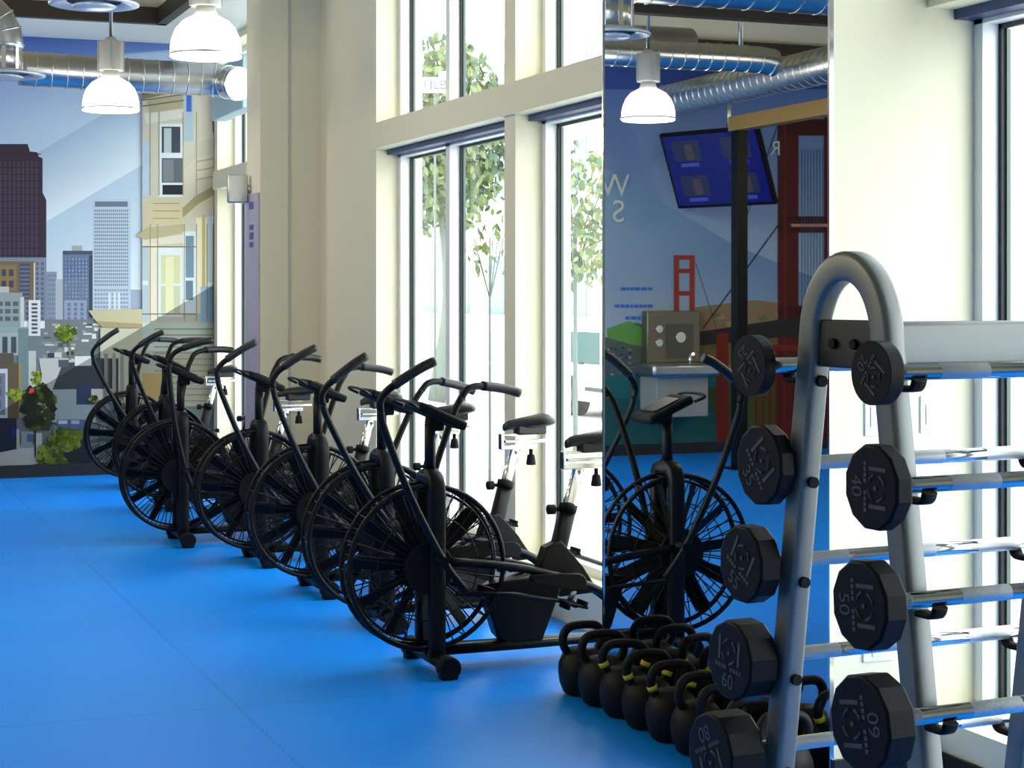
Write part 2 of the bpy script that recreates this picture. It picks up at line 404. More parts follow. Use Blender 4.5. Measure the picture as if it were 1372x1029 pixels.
def mural_direct():
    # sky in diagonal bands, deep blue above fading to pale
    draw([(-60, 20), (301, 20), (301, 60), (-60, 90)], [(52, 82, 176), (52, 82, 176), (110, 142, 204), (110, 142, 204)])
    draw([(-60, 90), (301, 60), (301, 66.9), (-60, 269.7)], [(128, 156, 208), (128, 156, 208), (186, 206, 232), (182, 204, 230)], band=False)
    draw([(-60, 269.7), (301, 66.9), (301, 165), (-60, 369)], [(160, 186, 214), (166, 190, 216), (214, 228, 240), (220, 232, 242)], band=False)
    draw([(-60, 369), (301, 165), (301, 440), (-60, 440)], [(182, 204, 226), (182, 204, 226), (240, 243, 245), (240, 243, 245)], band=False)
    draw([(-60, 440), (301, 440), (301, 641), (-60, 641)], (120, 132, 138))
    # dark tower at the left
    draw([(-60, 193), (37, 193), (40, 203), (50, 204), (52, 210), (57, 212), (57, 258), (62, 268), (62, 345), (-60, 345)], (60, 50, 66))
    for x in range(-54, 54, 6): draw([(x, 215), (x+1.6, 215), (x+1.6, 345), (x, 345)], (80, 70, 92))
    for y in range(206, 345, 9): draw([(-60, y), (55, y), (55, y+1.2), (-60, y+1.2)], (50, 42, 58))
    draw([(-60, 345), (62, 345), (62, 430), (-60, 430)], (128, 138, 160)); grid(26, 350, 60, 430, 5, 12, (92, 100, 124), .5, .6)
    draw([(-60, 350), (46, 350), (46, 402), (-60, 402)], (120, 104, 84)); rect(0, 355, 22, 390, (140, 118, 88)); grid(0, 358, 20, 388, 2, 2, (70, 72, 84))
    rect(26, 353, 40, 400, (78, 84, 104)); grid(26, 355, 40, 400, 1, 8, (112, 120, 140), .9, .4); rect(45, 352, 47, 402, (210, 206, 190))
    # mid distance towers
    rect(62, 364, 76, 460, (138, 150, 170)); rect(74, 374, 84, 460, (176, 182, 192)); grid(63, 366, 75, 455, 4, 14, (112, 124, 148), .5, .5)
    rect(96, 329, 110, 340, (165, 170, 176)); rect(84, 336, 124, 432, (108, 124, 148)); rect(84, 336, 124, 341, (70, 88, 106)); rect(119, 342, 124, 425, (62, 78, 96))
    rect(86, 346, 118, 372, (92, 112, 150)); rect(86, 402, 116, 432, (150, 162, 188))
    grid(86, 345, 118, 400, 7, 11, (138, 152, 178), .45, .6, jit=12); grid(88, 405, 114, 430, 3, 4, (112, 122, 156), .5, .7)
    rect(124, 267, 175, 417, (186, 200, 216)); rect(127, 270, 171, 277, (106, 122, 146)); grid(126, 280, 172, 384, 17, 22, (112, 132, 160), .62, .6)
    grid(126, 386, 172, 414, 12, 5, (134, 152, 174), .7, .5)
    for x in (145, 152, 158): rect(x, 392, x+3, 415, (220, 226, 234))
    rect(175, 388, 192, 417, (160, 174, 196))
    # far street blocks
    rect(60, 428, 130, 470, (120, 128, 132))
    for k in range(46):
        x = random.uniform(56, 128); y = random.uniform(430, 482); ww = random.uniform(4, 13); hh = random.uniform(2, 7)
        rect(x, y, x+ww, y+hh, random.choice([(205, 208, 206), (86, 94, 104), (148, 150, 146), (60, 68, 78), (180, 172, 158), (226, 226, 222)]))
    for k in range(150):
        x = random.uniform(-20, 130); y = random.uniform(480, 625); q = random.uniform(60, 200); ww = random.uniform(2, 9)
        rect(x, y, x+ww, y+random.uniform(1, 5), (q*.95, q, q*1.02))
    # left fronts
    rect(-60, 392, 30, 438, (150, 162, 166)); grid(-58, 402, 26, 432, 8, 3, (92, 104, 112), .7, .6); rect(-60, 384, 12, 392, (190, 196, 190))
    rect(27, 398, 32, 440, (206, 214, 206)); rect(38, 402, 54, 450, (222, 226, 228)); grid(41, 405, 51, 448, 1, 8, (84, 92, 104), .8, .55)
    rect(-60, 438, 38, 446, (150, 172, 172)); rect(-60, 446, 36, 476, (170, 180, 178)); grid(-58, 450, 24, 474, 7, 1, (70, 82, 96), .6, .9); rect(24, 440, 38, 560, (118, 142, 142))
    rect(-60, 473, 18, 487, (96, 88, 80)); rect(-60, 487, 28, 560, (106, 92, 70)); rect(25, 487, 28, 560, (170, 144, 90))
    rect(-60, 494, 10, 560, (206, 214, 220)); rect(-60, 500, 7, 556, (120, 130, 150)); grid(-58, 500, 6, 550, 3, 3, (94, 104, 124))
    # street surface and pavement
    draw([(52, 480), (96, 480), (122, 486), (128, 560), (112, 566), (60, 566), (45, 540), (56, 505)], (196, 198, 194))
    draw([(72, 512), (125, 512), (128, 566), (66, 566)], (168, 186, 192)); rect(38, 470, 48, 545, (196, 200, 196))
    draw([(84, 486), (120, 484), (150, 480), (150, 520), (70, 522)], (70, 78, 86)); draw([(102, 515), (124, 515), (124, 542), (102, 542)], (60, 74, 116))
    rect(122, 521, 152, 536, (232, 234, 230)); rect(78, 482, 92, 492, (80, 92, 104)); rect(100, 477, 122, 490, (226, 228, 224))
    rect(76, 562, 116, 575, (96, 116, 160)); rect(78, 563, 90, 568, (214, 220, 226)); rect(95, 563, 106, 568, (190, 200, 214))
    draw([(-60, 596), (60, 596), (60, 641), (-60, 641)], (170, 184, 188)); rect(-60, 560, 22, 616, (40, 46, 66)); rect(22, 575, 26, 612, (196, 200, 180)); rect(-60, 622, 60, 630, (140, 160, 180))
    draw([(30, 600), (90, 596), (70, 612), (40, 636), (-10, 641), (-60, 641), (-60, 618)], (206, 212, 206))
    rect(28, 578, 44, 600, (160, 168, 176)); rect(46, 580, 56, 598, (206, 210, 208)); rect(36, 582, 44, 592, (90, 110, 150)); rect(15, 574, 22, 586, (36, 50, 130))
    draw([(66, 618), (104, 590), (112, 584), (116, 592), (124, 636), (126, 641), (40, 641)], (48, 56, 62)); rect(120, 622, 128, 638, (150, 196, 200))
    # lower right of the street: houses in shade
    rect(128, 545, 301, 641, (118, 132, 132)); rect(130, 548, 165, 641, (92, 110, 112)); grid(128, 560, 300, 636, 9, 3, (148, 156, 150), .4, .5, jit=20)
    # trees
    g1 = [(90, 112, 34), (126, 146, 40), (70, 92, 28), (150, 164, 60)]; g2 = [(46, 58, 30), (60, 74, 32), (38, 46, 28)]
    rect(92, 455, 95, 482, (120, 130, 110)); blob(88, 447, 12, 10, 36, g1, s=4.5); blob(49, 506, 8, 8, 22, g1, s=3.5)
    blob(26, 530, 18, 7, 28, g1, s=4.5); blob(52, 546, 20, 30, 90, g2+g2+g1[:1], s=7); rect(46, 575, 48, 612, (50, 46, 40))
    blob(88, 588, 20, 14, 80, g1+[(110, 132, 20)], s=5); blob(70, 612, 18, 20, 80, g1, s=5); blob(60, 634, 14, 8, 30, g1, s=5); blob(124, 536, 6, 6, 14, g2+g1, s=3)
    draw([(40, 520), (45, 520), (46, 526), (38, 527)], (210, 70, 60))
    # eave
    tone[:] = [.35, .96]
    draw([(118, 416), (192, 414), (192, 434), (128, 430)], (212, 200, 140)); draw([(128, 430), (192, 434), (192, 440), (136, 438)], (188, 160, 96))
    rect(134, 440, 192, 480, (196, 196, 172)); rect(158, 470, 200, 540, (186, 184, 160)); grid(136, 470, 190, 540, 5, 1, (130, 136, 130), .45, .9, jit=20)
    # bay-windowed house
    tone[:] = [.42, .93]
    cream = (222, 212, 178); dk = (60, 70, 84); W = (214, 222, 226)
    draw([(190, 122), (301, 100), (301, 545), (190, 545)], (216, 208, 176))
    draw([(190, 122), (301, 100), (301, 112), (190, 134)], (150, 134, 96)); draw([(196, 134), (245, 128), (245, 145), (200, 152)], (196, 180, 126)); draw([(192, 152), (246, 147), (246, 158), (196, 166)], (232, 226, 206))
    rect(190, 190, 200, 262, (178, 198, 216)); rect(212, 166, 244, 264, W); rect(216, 170, 241, 205, dk); rect(219, 172, 229, 205, (176, 190, 190)); rect(216, 212, 244, 245, (92, 100, 110)); rect(218, 214, 232, 244, (120, 124, 130)); rect(217, 248, 245, 261, (38, 40, 48))
    rect(246, 130, 258, 190, (168, 188, 200)); rect(249, 128, 256, 150, (70, 100, 190)); rect(258, 124, 284, 186, (206, 196, 180)); rect(284, 118, 301, 178, (90, 98, 110))
    draw([(244, 205), (262, 192), (301, 186), (301, 206), (262, 212), (246, 226)], (214, 206, 170)); draw([(246, 226), (262, 213), (301, 206), (301, 244), (262, 256), (248, 262)], (226, 212, 172))
    for y in (216, 228, 240): draw([(262, y), (301, y-4), (301, y-2), (262, y+2)], (186, 172, 126))
    draw([(236, 286), (262, 262), (301, 250), (301, 262), (264, 274), (242, 294)], (178, 158, 96)); draw([(242, 294), (264, 274), (301, 262), (301, 280), (266, 290), (246, 302)], (220, 206, 158))
    draw([(192, 272), (204, 266), (244, 264), (244, 300), (192, 306)], (222, 204, 144)); 
    for y in (272, 282, 292): rect(204, y, 240, y+1.5, (176, 150, 84))
    draw([(182, 316), (196, 305), (246, 300), (246, 312), (196, 322)], (206, 184, 116)); draw([(190, 322), (246, 314), (246, 325), (190, 330)], (236, 226, 190))
    rect(190, 330, 198, 430, (178, 194, 204)); rect(190, 376, 198, 382, W); rect(199, 326, 210, 430, (226, 218, 196))
    rect(210, 332, 244, 424, W); rect(215, 342, 241, 380, (204, 204, 160)); rect(215, 383, 241, 420, (192, 196, 168)); rect(221, 344, 232, 420, (220, 218, 176))
    rect(245, 310, 262, 420, (212, 222, 228)); rect(248, 316, 259, 372, (112, 138, 152)); rect(248, 376, 258, 402, (96, 122, 140)); rect(262, 292, 276, 420, (232, 220, 188)); rect(270, 288, 274, 420, (196, 176, 116))
    rect(276, 290, 301, 420, (200, 214, 222)); rect(284, 300, 301, 376, (48, 58, 72)); rect(287, 306, 298, 370, (84, 92, 104)); rect(276, 378, 301, 384, (236, 240, 240))
    rect(268, 384, 284, 440, (150, 190, 220)); rect(284, 386, 301, 445, (110, 124, 134))
    rect(190, 432, 301, 470, (196, 206, 196)); rect(190, 470, 301, 545, (178, 178, 158))
    for y in range(440, 545, 8): rect(206, y, 290, y+1.6, (140, 140, 120))
    rect(190, 500, 228, 545, (190, 160, 100)); rect(292, 100, 301, 641, (70, 62, 50))
    for y in (104, 112, 120): draw([(190, y+22), (246, y+14), (246, y+15.5), (190, y+23.5)], (120, 108, 80))
    for x in (200, 210, 246, 262, 276, 284): rect(x, 300, x+1.2, 430, (150, 144, 124))
    for x in (200, 212, 244, 262): rect(x, 150, x+1.2, 262, (160, 150, 126))
    for y in (330, 420): rect(190, y, 262, y+1.5, (120, 112, 92))
    tone[:] = [0, 1]
def mural_bridge():
    m = True
    def D(p, c): draw(p, c, True)
    def R(a, b, c, d, col): rect(a, b, c, d, col, True)
    X0, X1 = 560, 1240     # full width of the left half of the wall picture
    D([(X0, -60), (X1, -60), (X1, 120), (X0, 120)], (58, 86, 158))
    D([(X0, 120), (X1, 120), (X1, 400), (X0, 400)], [(96, 128, 188), (96, 128, 188), (176, 196, 216), (176, 196, 216)])
    D([(X0, 90), (808, 225), (985, 330), (1110, 380), (X1, 430), (X1, 470), (X0, 470)], [(140, 178, 208), (138, 174, 204), (118, 150, 188), (120, 148, 188), (124, 150, 188), (196, 210, 222), (204, 216, 226)])
    # hills, water, shore
    D([(X0, 440), (812, 452), (850, 432), (900, 448), (900, 505), (X0, 505)], (96, 108, 100)); D([(812, 440), (842, 430), (870, 445), (882, 468), (846, 462), (812, 452)], (110, 168, 84))
    D([(X0, 470), (846, 470), (846, 505), (X0, 505)], (84, 98, 108)); 
    for k in range(120): 
        x = random.uniform(640, 850); y = random.uniform(462, 500); R(x, y, x+4, y+3, random.choice([(132, 140, 146), (60, 70, 84), (160, 160, 150)]))
    D([(926, 412), (960, 408), (1010, 402), (1060, 408), (X1, 396), (X1, 520), (926, 520)], (150, 122, 92)); D([(926, 455), (X1, 440), (X1, 480), (926, 490)], (120, 100, 60))
    for k in range(90):
        x = random.uniform(925, 1230); y = random.uniform(412, 520); D([(x, y), (x+9, y-2), (x+14, y+4), (x+3, y+6)], random.choice([(128, 104, 74), (170, 140, 104), (96, 92, 56), (110, 120, 60)]))
    R(X0, 503, 1000, 612, (36, 96, 96)); D([(X0, 503), (960, 503), (960, 540), (X0, 520)], (46, 112, 112)); R(1000, 503, X1, 612, (84, 74, 48))
    D([(940, 520), (X1, 500), (X1, 612), (990, 612), (960, 560)], (74, 84, 40))
    # far tower
    red = (160, 60, 48); rd = (92, 32, 30)
    R(901, 342, 908, 470, red); R(922, 342, 929, 500, red)
    for y in (342, 360, 390, 420): R(901, y, 929, y+6, red)
    # near tower
    R(1040, 160, 1068, 620, rd); R(1102, 150, 1134, 620, rd)
    for y in (160, 290, 410): R(1040, y, 1134, y+22, (70, 26, 26))
    R(1058, 300, 1134, 304, (216, 150, 110)); R(1048, 160, 1052, 620, (112, 38, 32))
    # deck and cables
    D([(912, 448), (X1, 398), (X1, 430), (912, 466)], (52, 46, 48))
    def line(a, b, w_=1.6, c=(96, 44, 40)): D([(a[0], a[1]-w_), (b[0], b[1]-w_), (b[0], b[1]+w_), (a[0], a[1]+w_)], c)
    line((930, 352), (958, 440), 1.0); line((1042, 300), (940, 440), 1.6, (60, 40, 44)); line((1040, 168), (985, 330), 1.6, (60, 40, 44)); line((900, 352), (895, 440), 1)
    for x in range(1072, 1102, 4): R(x, 200, x+.9, 410, (64, 84, 120))
    # red rail
    R(958, 446, 974, 606, (130, 42, 30))
    for x in range(1010, 1230, 9): R(x, 470, x+3, 606, (112, 38, 28))
    R(1000, 462, X1, 470, (130, 42, 30))
    # faint blue lines of small print
    for y, a, b in ((385, 830, 872), (408, 822, 872), (424, 836, 886)):
        x = a
        while x < b:
            q = random.uniform(3, 8); R(x, y, x+q, y+4, (60, 120, 210)); x += q+1.4
def finish_mural():
    mural_direct(); mural_bridge()
    m = bpy.data.materials.new('printed_mural_vinyl'); m.use_nodes = True; nt = m.node_tree
    a = nt.nodes.new('ShaderNodeAttribute'); a.attribute_name = 'print'
    b = nt.nodes['Principled BSDF']; nt.links.new(a.outputs['Color'], b.inputs['Base Color']); b.inputs['Roughness'].default_value = .45; b.inputs['Specular IOR Level'].default_value = .2
    me = bpy.data.meshes.new('city_mural'); 
    for f in mural_bm.faces: 
        f.normal_update()
        if f.normal.y > 0: f.normal_flip()
    mural_bm.to_mesh(me); mural_bm.free(); me.materials.append(m)
    o = bpy.data.objects.new('city_mural', me); COL.objects.link(o)
    tag(o, 'wall-wide printed city and bridge mural covering the far blue wall', 'mural')
    # white letters printed on the mural
    for ch, px, py, sz in (('W', 821, 250, .30), ('S', 826, 285, .30), ('R', 1036, 200, .2)):
        x, z = wallpt(px, py, True); bm = new()
        add_text(bm, ch, sz, Matrix.Translation((x, YM-.045, z)) @ Euler((PI/2, 0, 0)).to_matrix().to_4x4())
        obj('letter', bm, mat('pale_lettering', (.75, .75, .7, 1), .5), o)
finish_mural()

# ------------------------------------------------------------------ mirror on the near pier
t = thing('wall_mirror', 'tall frameless gym mirror on the pier behind the kettlebells', 'mirror', (MX, 5.58, 0))
bm = new(); ranged(bm, 0, .006, -.835, .835, .02, 3.3); obj('mirror_glass', bm, M_mirror, t)
for a, b in ((-.842, -.830), (.830, .840)):
    bm = new(); ranged(bm, -.004, .010, a, b, .02, 3.3); obj('edge_trim', bm, M_chrome, t)

# notice panel on face of far pier
t = thing('notice_panel', 'narrow lavender grey panel with small purple marks on far pier face', 'panel', (2.878, 12.15, 0))
bm = new(); ranged(bm, -.012, 0, -.19, .19, .12, 2.22); obj('board', bm, mat('lavender_board', srgb(176, 170, 188), .35), t)
for k, (z, h) in enumerate(((2.14, .05), (1.99, .035), (1.93, .05), (1.87, .035))):
    bm = new(); ranged(bm, -.015, -.012, -.06, .05, z-h/2, z+h/2); obj('printed_mark', bm, mat('purple_print', srgb(90, 80, 150), .5), t)
bm = new(); ranged(bm, -.16, -.02, .12, .17, 2.16, 2.36, bev=.01); cyl(bm, (-.09, .145, 2.26), (-.09, .20, 2.26), .04)
cyl(bm, (-.02, .145, 2.26), (0, .145, 2.26), .03)
o = obj('door_closer_bracket', bm, M_steel, None, loc=(2.88, 12.10, 0)); tag(o, 'small metal bracket on corner of far pier near the mural', 'bracket')
bm = new(); ranged(bm, -.13, 0, -1.25, -.1, 2.98, 3.40, bev=.01)
o = obj('blind_cassette', bm, mat('pale_blue_cassette', srgb(176, 205, 214), .5), None, loc=(WX, 15.0, 0)); tag(o, 'pale blue box above window beside the mural', 'box')

# switch and outlets on the white side of near pier
def wall_plate(x, z, lab, name, cat, w_=.072, h_=.117):
    t = thing(name, lab, cat, (x, 4.742, z))
    bm = new(); box(bm, (0, -.004, 0), (w_, .008, h_), bev=.003); obj('plate', bm, M_plate, t)
    bm = new(); box(bm, (0, -.0095, 0), (w_*.45, .004, h_*.55), bev=.001); obj('insert', bm, M_white, t)
wall_plate(3.277, 1.154, 'white rocker light switch on white pier seen above the second bar', 'light_switch', 'switch')
wall_plate(3.075, 1.15, 'white wall plate half hidden behind right leg of barbell rack', 'wall_plate', 'plate')
wall_plate(3.09, .43, 'low white outlet seen between the barbell rack legs', 'wall_outlet', 'outlet', .115, .072)

# ------------------------------------------------------------------ air bikes
def make_bike():
    root = thing('air_bike', 'bike', 'exercise bike')
    # local frame: x to the rear, y away from the viewer, wheel centre above the origin
    zc = .42; R_ = .33
    bm = new()                                                  # fork straddling the fan
    path = lambda y: [(.03, y, .06), (.03, y, .3), (.03, y, .60), (.03, y, .72), (.03, y*.75, .775), (.03, 0, .795)]
    for y in (-.085, .085):
        tube(bm, path(y), .028, seg=12, n=5, sq=(.034, .026), up=(1, 0, 0))
    box(bm, (.03, 0, .78), (.075, .13, .05), bev=.018)
    tube(bm, [(.03, 0, .79), (.03, 0, .90), (.03, 0, 1.0)], .024, n=1)
    # base rails running back
    for y in (-.045, .045): tube(bm, [(.05, y, .075), (.4, y, .075), (1.0, y*.4, .075)], .018, n=1)
    box(bm, (.5, 0, .075), (1.0, .05, .035), bev=.008)
    # upper spars
    for y in (-.10, .10): tube(bm, [(.05, y, .45), (.35, y, .41), (.62, y*.75, .34), (.80, y*.5, .26), (.95, y*.3, .12)], .017, n=4)
    obj('frame', bm, M_blackm, root)
    bm = new(); prism(bm, [(.24, .33), (.31, .12), (.37, .06), (.50, .055), (.60, .30), (.50, .36)], 'Y', .09, bev=.012)
    obj('drive_housing', bm, M_blackm, root)
    bm = new(); pts = []
    for k in range(13): a = PI/2+PI*k/12; pts.append((.44+.015*math.cos(a), .36+.015*math.sin(a)))
    for k in range(13): a = -PI/2+PI*k/12; pts.append((.64+.038*math.cos(a), .33+.038*math.sin(a)))
    prism(bm, pts, 'Y', .035, c=-.112, bev=.008); obj('chain_guard', bm, M_black, root)
    for nm, x in (('front_foot', .03), ('rear_foot', 1.0)):
        bm = new(); tube(bm, [(x, -.24, .05), (x, .24, .05)], .027, n=1, seg=12)
        f = obj(nm, bm, M_blackm, root)
        for y in (-.225, .225):
            bm = new(); cyl(bm, (x, y-.035, .046), (x, y+.035, .046), .045, seg=20, bev=.006); box(bm, (x, y, .012), (.07, .05, .024), bev=.004)
            obj('end_cap', bm, M_black, f)
    # fan cage
    bm = new()
    for y in (-.055, .055):
        tube(bm, ring_pts((0, y, zc), R_), .011, seg=8, closed=True)
        for rr in (.215,): tube(bm, ring_pts((0, y*1.15, zc), rr, n=32), .0028, seg=4, closed=True)
        for k in range(36):
            a = 2*PI*k/36; c, s_ = math.cos(a), math.sin(a)
            tube(bm, [(c*.10, y*1.25, zc+s_*.10), (c*.25, y*1.2, zc+s_*.25), (c*R_, y, zc+s_*R_)], .003, seg=4, n=1, cap=False)
    for k in range(18):
        a = 2*PI*k/18; tube(bm, [(math.cos(a)*R_, -.055, zc+math.sin(a)*R_), (math.cos(a)*R_, .055, zc+math.sin(a)*R_)], .004, seg=4, n=1)
    obj('fan_cage', bm, M_blackm, root)
    bm = new()
    for k in range(11):
        a = 2*PI*k/11+.2
        M_ = Matrix.Translation((0, 0, zc)) @ Matrix.Rotation(-a, 4, 'Y') @ Matrix.Translation((.185, 0, 0)) @ Matrix.Rotation(.75, 4, 'X')
        r = bmesh.ops.create_cube(bm, size=1, matrix=M_ @ Matrix.Diagonal((.23, .075, .004, 1)))
    tube(bm, ring_pts((0, 0, zc), .305, n=40), .006, seg=6, closed=True)
    cyl(bm, (0, -.045, zc), (0, .045, zc), .075, seg=24)
    obj('fan', bm, M_black, root)
    bm = new()
    for s_ in (-1, 1): cyl(bm, (0, s_*.066, zc), (0, s_*.085, zc), .105, seg=32, bev=.006)
    cyl(bm, (.03, -.19, .46), (.03, .19, .46), .018, seg=14)
    obj('hub', bm, M_black, root)
    # levers: their origin is the pivot
    for nm, y in (('near', -.17), ('far', .17)):
        bm = new()
        tube(bm, [(.035, 0, -.15), (0, 0, 0), (-.02, 0, .3), (-.01, 0, .58), (.005, 0, .665)], .0155, n=4)
        tube(bm, [(.005, 0, .66), (.02, y*.03, .70), (.06, y*.1, .728), (.12, y*.2, .742)], .0155, n=4)
        l = obj('handle_lever', bm, M_blackm, root, loc=(.03, y, .46))
        bm = new(); tube(bm, [(.09, y*.17, .738), (.16, y*.25, .750), (.22, y*.3, .757), (.275, y*.3, .757)], .0205, seg=12, n=4)
        obj('grip', bm, M_vinyl, l)
        bm = new(); tube(bm, [(.10, y*.75, .32), (.35, y*.72, .30), (.62, y*.68, .25 if y < 0 else .40)], .010, n=1)
        obj('connecting_rod', bm, M_blackm, root)
        pz = .25 if y < 0 else .42; px_ = .60 if y < 0 else .71
        bm = new(); tube(bm, [(.64, y*.66, .33), (px_, y*.66, pz)], .013, n=1); cyl(bm, (.64, 0, .33), (.64, y*.7, .33), .02)
        cr = obj('crank', bm, M_steel if y < 0 else M_blackm, root)
        bm = new(); box(bm, (px_, y*.95, pz), (.10, .085, .012), rot=(0, .25, 0), bev=.003)
        for d in (-.038, .038): box(bm, (px_+d, y*.95, pz), (.014, .09, .03), rot=(0, .25, 0), bev=.003)
        cyl(bm, (px_, y*.66, pz), (px_, y*1.1, pz), .012); obj('pedal', bm, M_black, cr)
    # console
    bm = new(); box(bm, (.055, 0, 1.035), (.225, .20, .038), rot=(0, .42, 0), bev=.012); box(bm, (.05, 0, 1.0), (.07, .06, .06), bev=.01)
    c = obj('console', bm, M_black, root)
    bm = new(); box(bm, (.065, 0, 1.056), (.13, .14, .003), rot=(0, .42, 0)); obj('display', bm, M_screen, c)
    bm = new(); tube(bm, [(-.05, -.10, 1.07), (-.09, -.12, 1.09), (-.10, -.06, 1.10), (-.10, .06, 1.10), (-.09, .12, 1.09), (-.05, .10, 1.07)], .007, n=3, seg=6); obj('bottle_hook', bm, M_blackm, c)
    # seat
    bm = new(); tube(bm, [(.56, 0, .30), (.60, 0, .46), (.645, 0, .63)], .03, n=1, sq=(.034, .027), up=(1, 0, 0))
    prism(bm, [(.48, .33), (.53, .47), (.60, .50), (.70, .38), (.78, .27), (.60, .26)], 'Y', .07, bev=.01)
    st = obj('seat_tube', bm, M_blackm, root)
    bm = new(); cyl(bm, (.64, 0, .615), (.648, 0, .645), .04, .04); cyl(bm, (.62, 0, .625), (.575, 0, .625), .009); cyl(bm, (.585, 0, .625), (.55, 0, .625), .021, bev=.005); obj('height_knob', bm, M_black, st)
    bm = new(); tube(bm, [(.62, 0, .55), (.695, 0, .80)], .022, n=1, sq=(.024, .018), up=(1, 0, 0)); sp = obj('seat_post', bm, M_chrome, root)
    bm = new(); ranged(bm, .615, .80, -.02, .02, .792, .815, bev=.004); ranged(bm, .615, .625, -.02, .02, .80, .868, bev=.003); ranged(bm, .615, .80, -.016, .016, .855, .868, bev=.004)
    ranged(bm, .64, .86, -.016, .016, .822, .838, bev=.004); obj('slider', bm, M_chrome, sp)
    bm = new(); cyl(bm, (.775, 0, .79), (.775, 0, .755), .009); cyl(bm, (.775, 0, .765), (.775, 0, .715), .017, .024, bev=.006); obj('slider_knob', bm, M_black, sp)
    bm = new()                                                  # saddle lofted from nose to tail
    secs = [(.635, .018, .895, .02), (.66, .026, .905, .026), (.72, .040, .912, .03), (.79, .085, .918, .034), (.835, .108, .925, .036), (.86, .095, .925, .03), (.872, .05, .918, .018)]
    rings = []
    for x, hw, z, hh in secs:
        rings.append([bm.verts.new((x, hw*math.cos(a), z+hh*(math.sin(a) if math.sin(a) > 0 else .8*math.sin(a)))) for a in [2*PI*k/16 for k in range(16)]])
    for A, B in zip(rings, rings[1:]):
        for k in range(16): f = bm.faces.new((A[k], A[(k+1) % 16], B[(k+1) % 16], B[k])); f.smooth = True
    bm.faces.new(rings[0]); bm.faces.new(rings[-1][::-1])
    box(bm, (.77, 0, .885), (.15, .07, .05), bev=.01)
    obj('seat', bm, M_vinyl, root)
    return root
BIKES = [  # x, y, heading, near lever angle, far lever angle, label
 (2.35, 6.94, 0, -24, 17, 'black fan exercise bike nearest the kettlebells, reflected in the mirror'),
 (2.45, 7.92, 0, -30, 22, 'black fan exercise bike just behind the nearest one, seat against thin window post'),
 (2.42, 8.92, 0, -25, 16, 'black fan exercise bike third from the mirror, before first tall window'),
 (2.38, 10.03, 0, -25, 12, 'black fan exercise bike fourth from the mirror, in the middle of the row'),
 (2.12, 10.99, 0, -9, 8, 'black fan exercise bike in front of the far pier, upright handles close together'),
 (2.37, 12.83, 0, -24, 5, 'black fan exercise bike second from mural, standing past the far pier'),
 (2.38, 14.30, 0, -30, 12, 'black fan exercise bike nearest the city mural, last of the row')]
proto = make_bike()
for i, (x, y, a, n_, f_, lab) in enumerate(BIKES):
    o = proto if i == 0 else copy_tree(proto)
    o.location = (x, y, 0); o.rotation_euler = (0, 0, math.radians(a)); o['label'] = lab; o['group'] = 'fan exercise bikes along the window wall'
    lv = [c for c in o.children if c.name.startswith('handle_lever')]
    for c in lv: c.rotation_euler = (0, math.radians(n_ if c.location.y < 0 else f_), 0)

# ------------------------------------------------------------------ kettlebells in front of the mirror
def kettle_mesh(s, band):
    bm = new()
    prof = [(0, 0), (.062, 0), (.077, .012), (.092, .05), (.097, .09), (.095, .125), (.080, .16), (.055, .183), (0, .192)]
    lathe(bm, [(r*s, z*s) for r, z in prof], seg=28)
    tube(bm, [(0, -.055*s, .155*s), (0, -.083*s, .20*s), (0, -.080*s, .245*s), (0, -.045*s, .272*s), (0, .045*s, .272*s), (0, .080*s, .245*s), (0, .083*s, .20*s), (0, .055*s, .155*s)], .0175*s, seg=12, n=5)
    return bm
KB = []
for k in range(9):
    KB.append((2.77, 6.28-k*.19, PI/2+random.uniform(-.35, .35), .965-.006*k, k in (2, 3, 4, 7)))
KLAB = ['plain black kettlebell at far end of the row, closest to the fan bikes',
        'plain black kettlebell second from the fan bikes, smooth domed body',
        'black kettlebell with yellow band, first banded one from the bikes',
        'black kettlebell with yellow band, middle of the three banded neighbours',
        'black kettlebell with yellow band, before two plain ones',
        'black kettlebell with pale scuffed body left of the barbell heads',
        'small black kettlebell just left of the lowest left barbell head',
        'black kettlebell seen between barbell heads at left rack leg',
        'black kettlebell behind the left rack leg, nearest the white pier']
for (x, y, a, s, band), lab in zip(KB, KLAB):
    bm = kettle_mesh(s, band)
    o = obj('kettlebell', bm, M_iron, None, loc=(x, y, 0), rot=(0, 0, a)); tag(o, lab, 'kettlebell', 'kettlebells under the mirror')
    if band:
        for q in (-1, 1):
            bm = new(); tube(bm, [(0, q*.0765*s, .188*s), (0, q*.0835*s, .205*s)], .0195*s, seg=12, n=1); obj('color_band', bm, M_yellow, o, label='yellow band')

# ------------------------------------------------------------------ barbell rack
RA = math.radians(4)
RACK = Vector((1.81, 2.87, 0))
rack = thing('barbell_rack', 'silver A-frame rack with rounded tops holding fixed barbells', 'rack', RACK, RA)
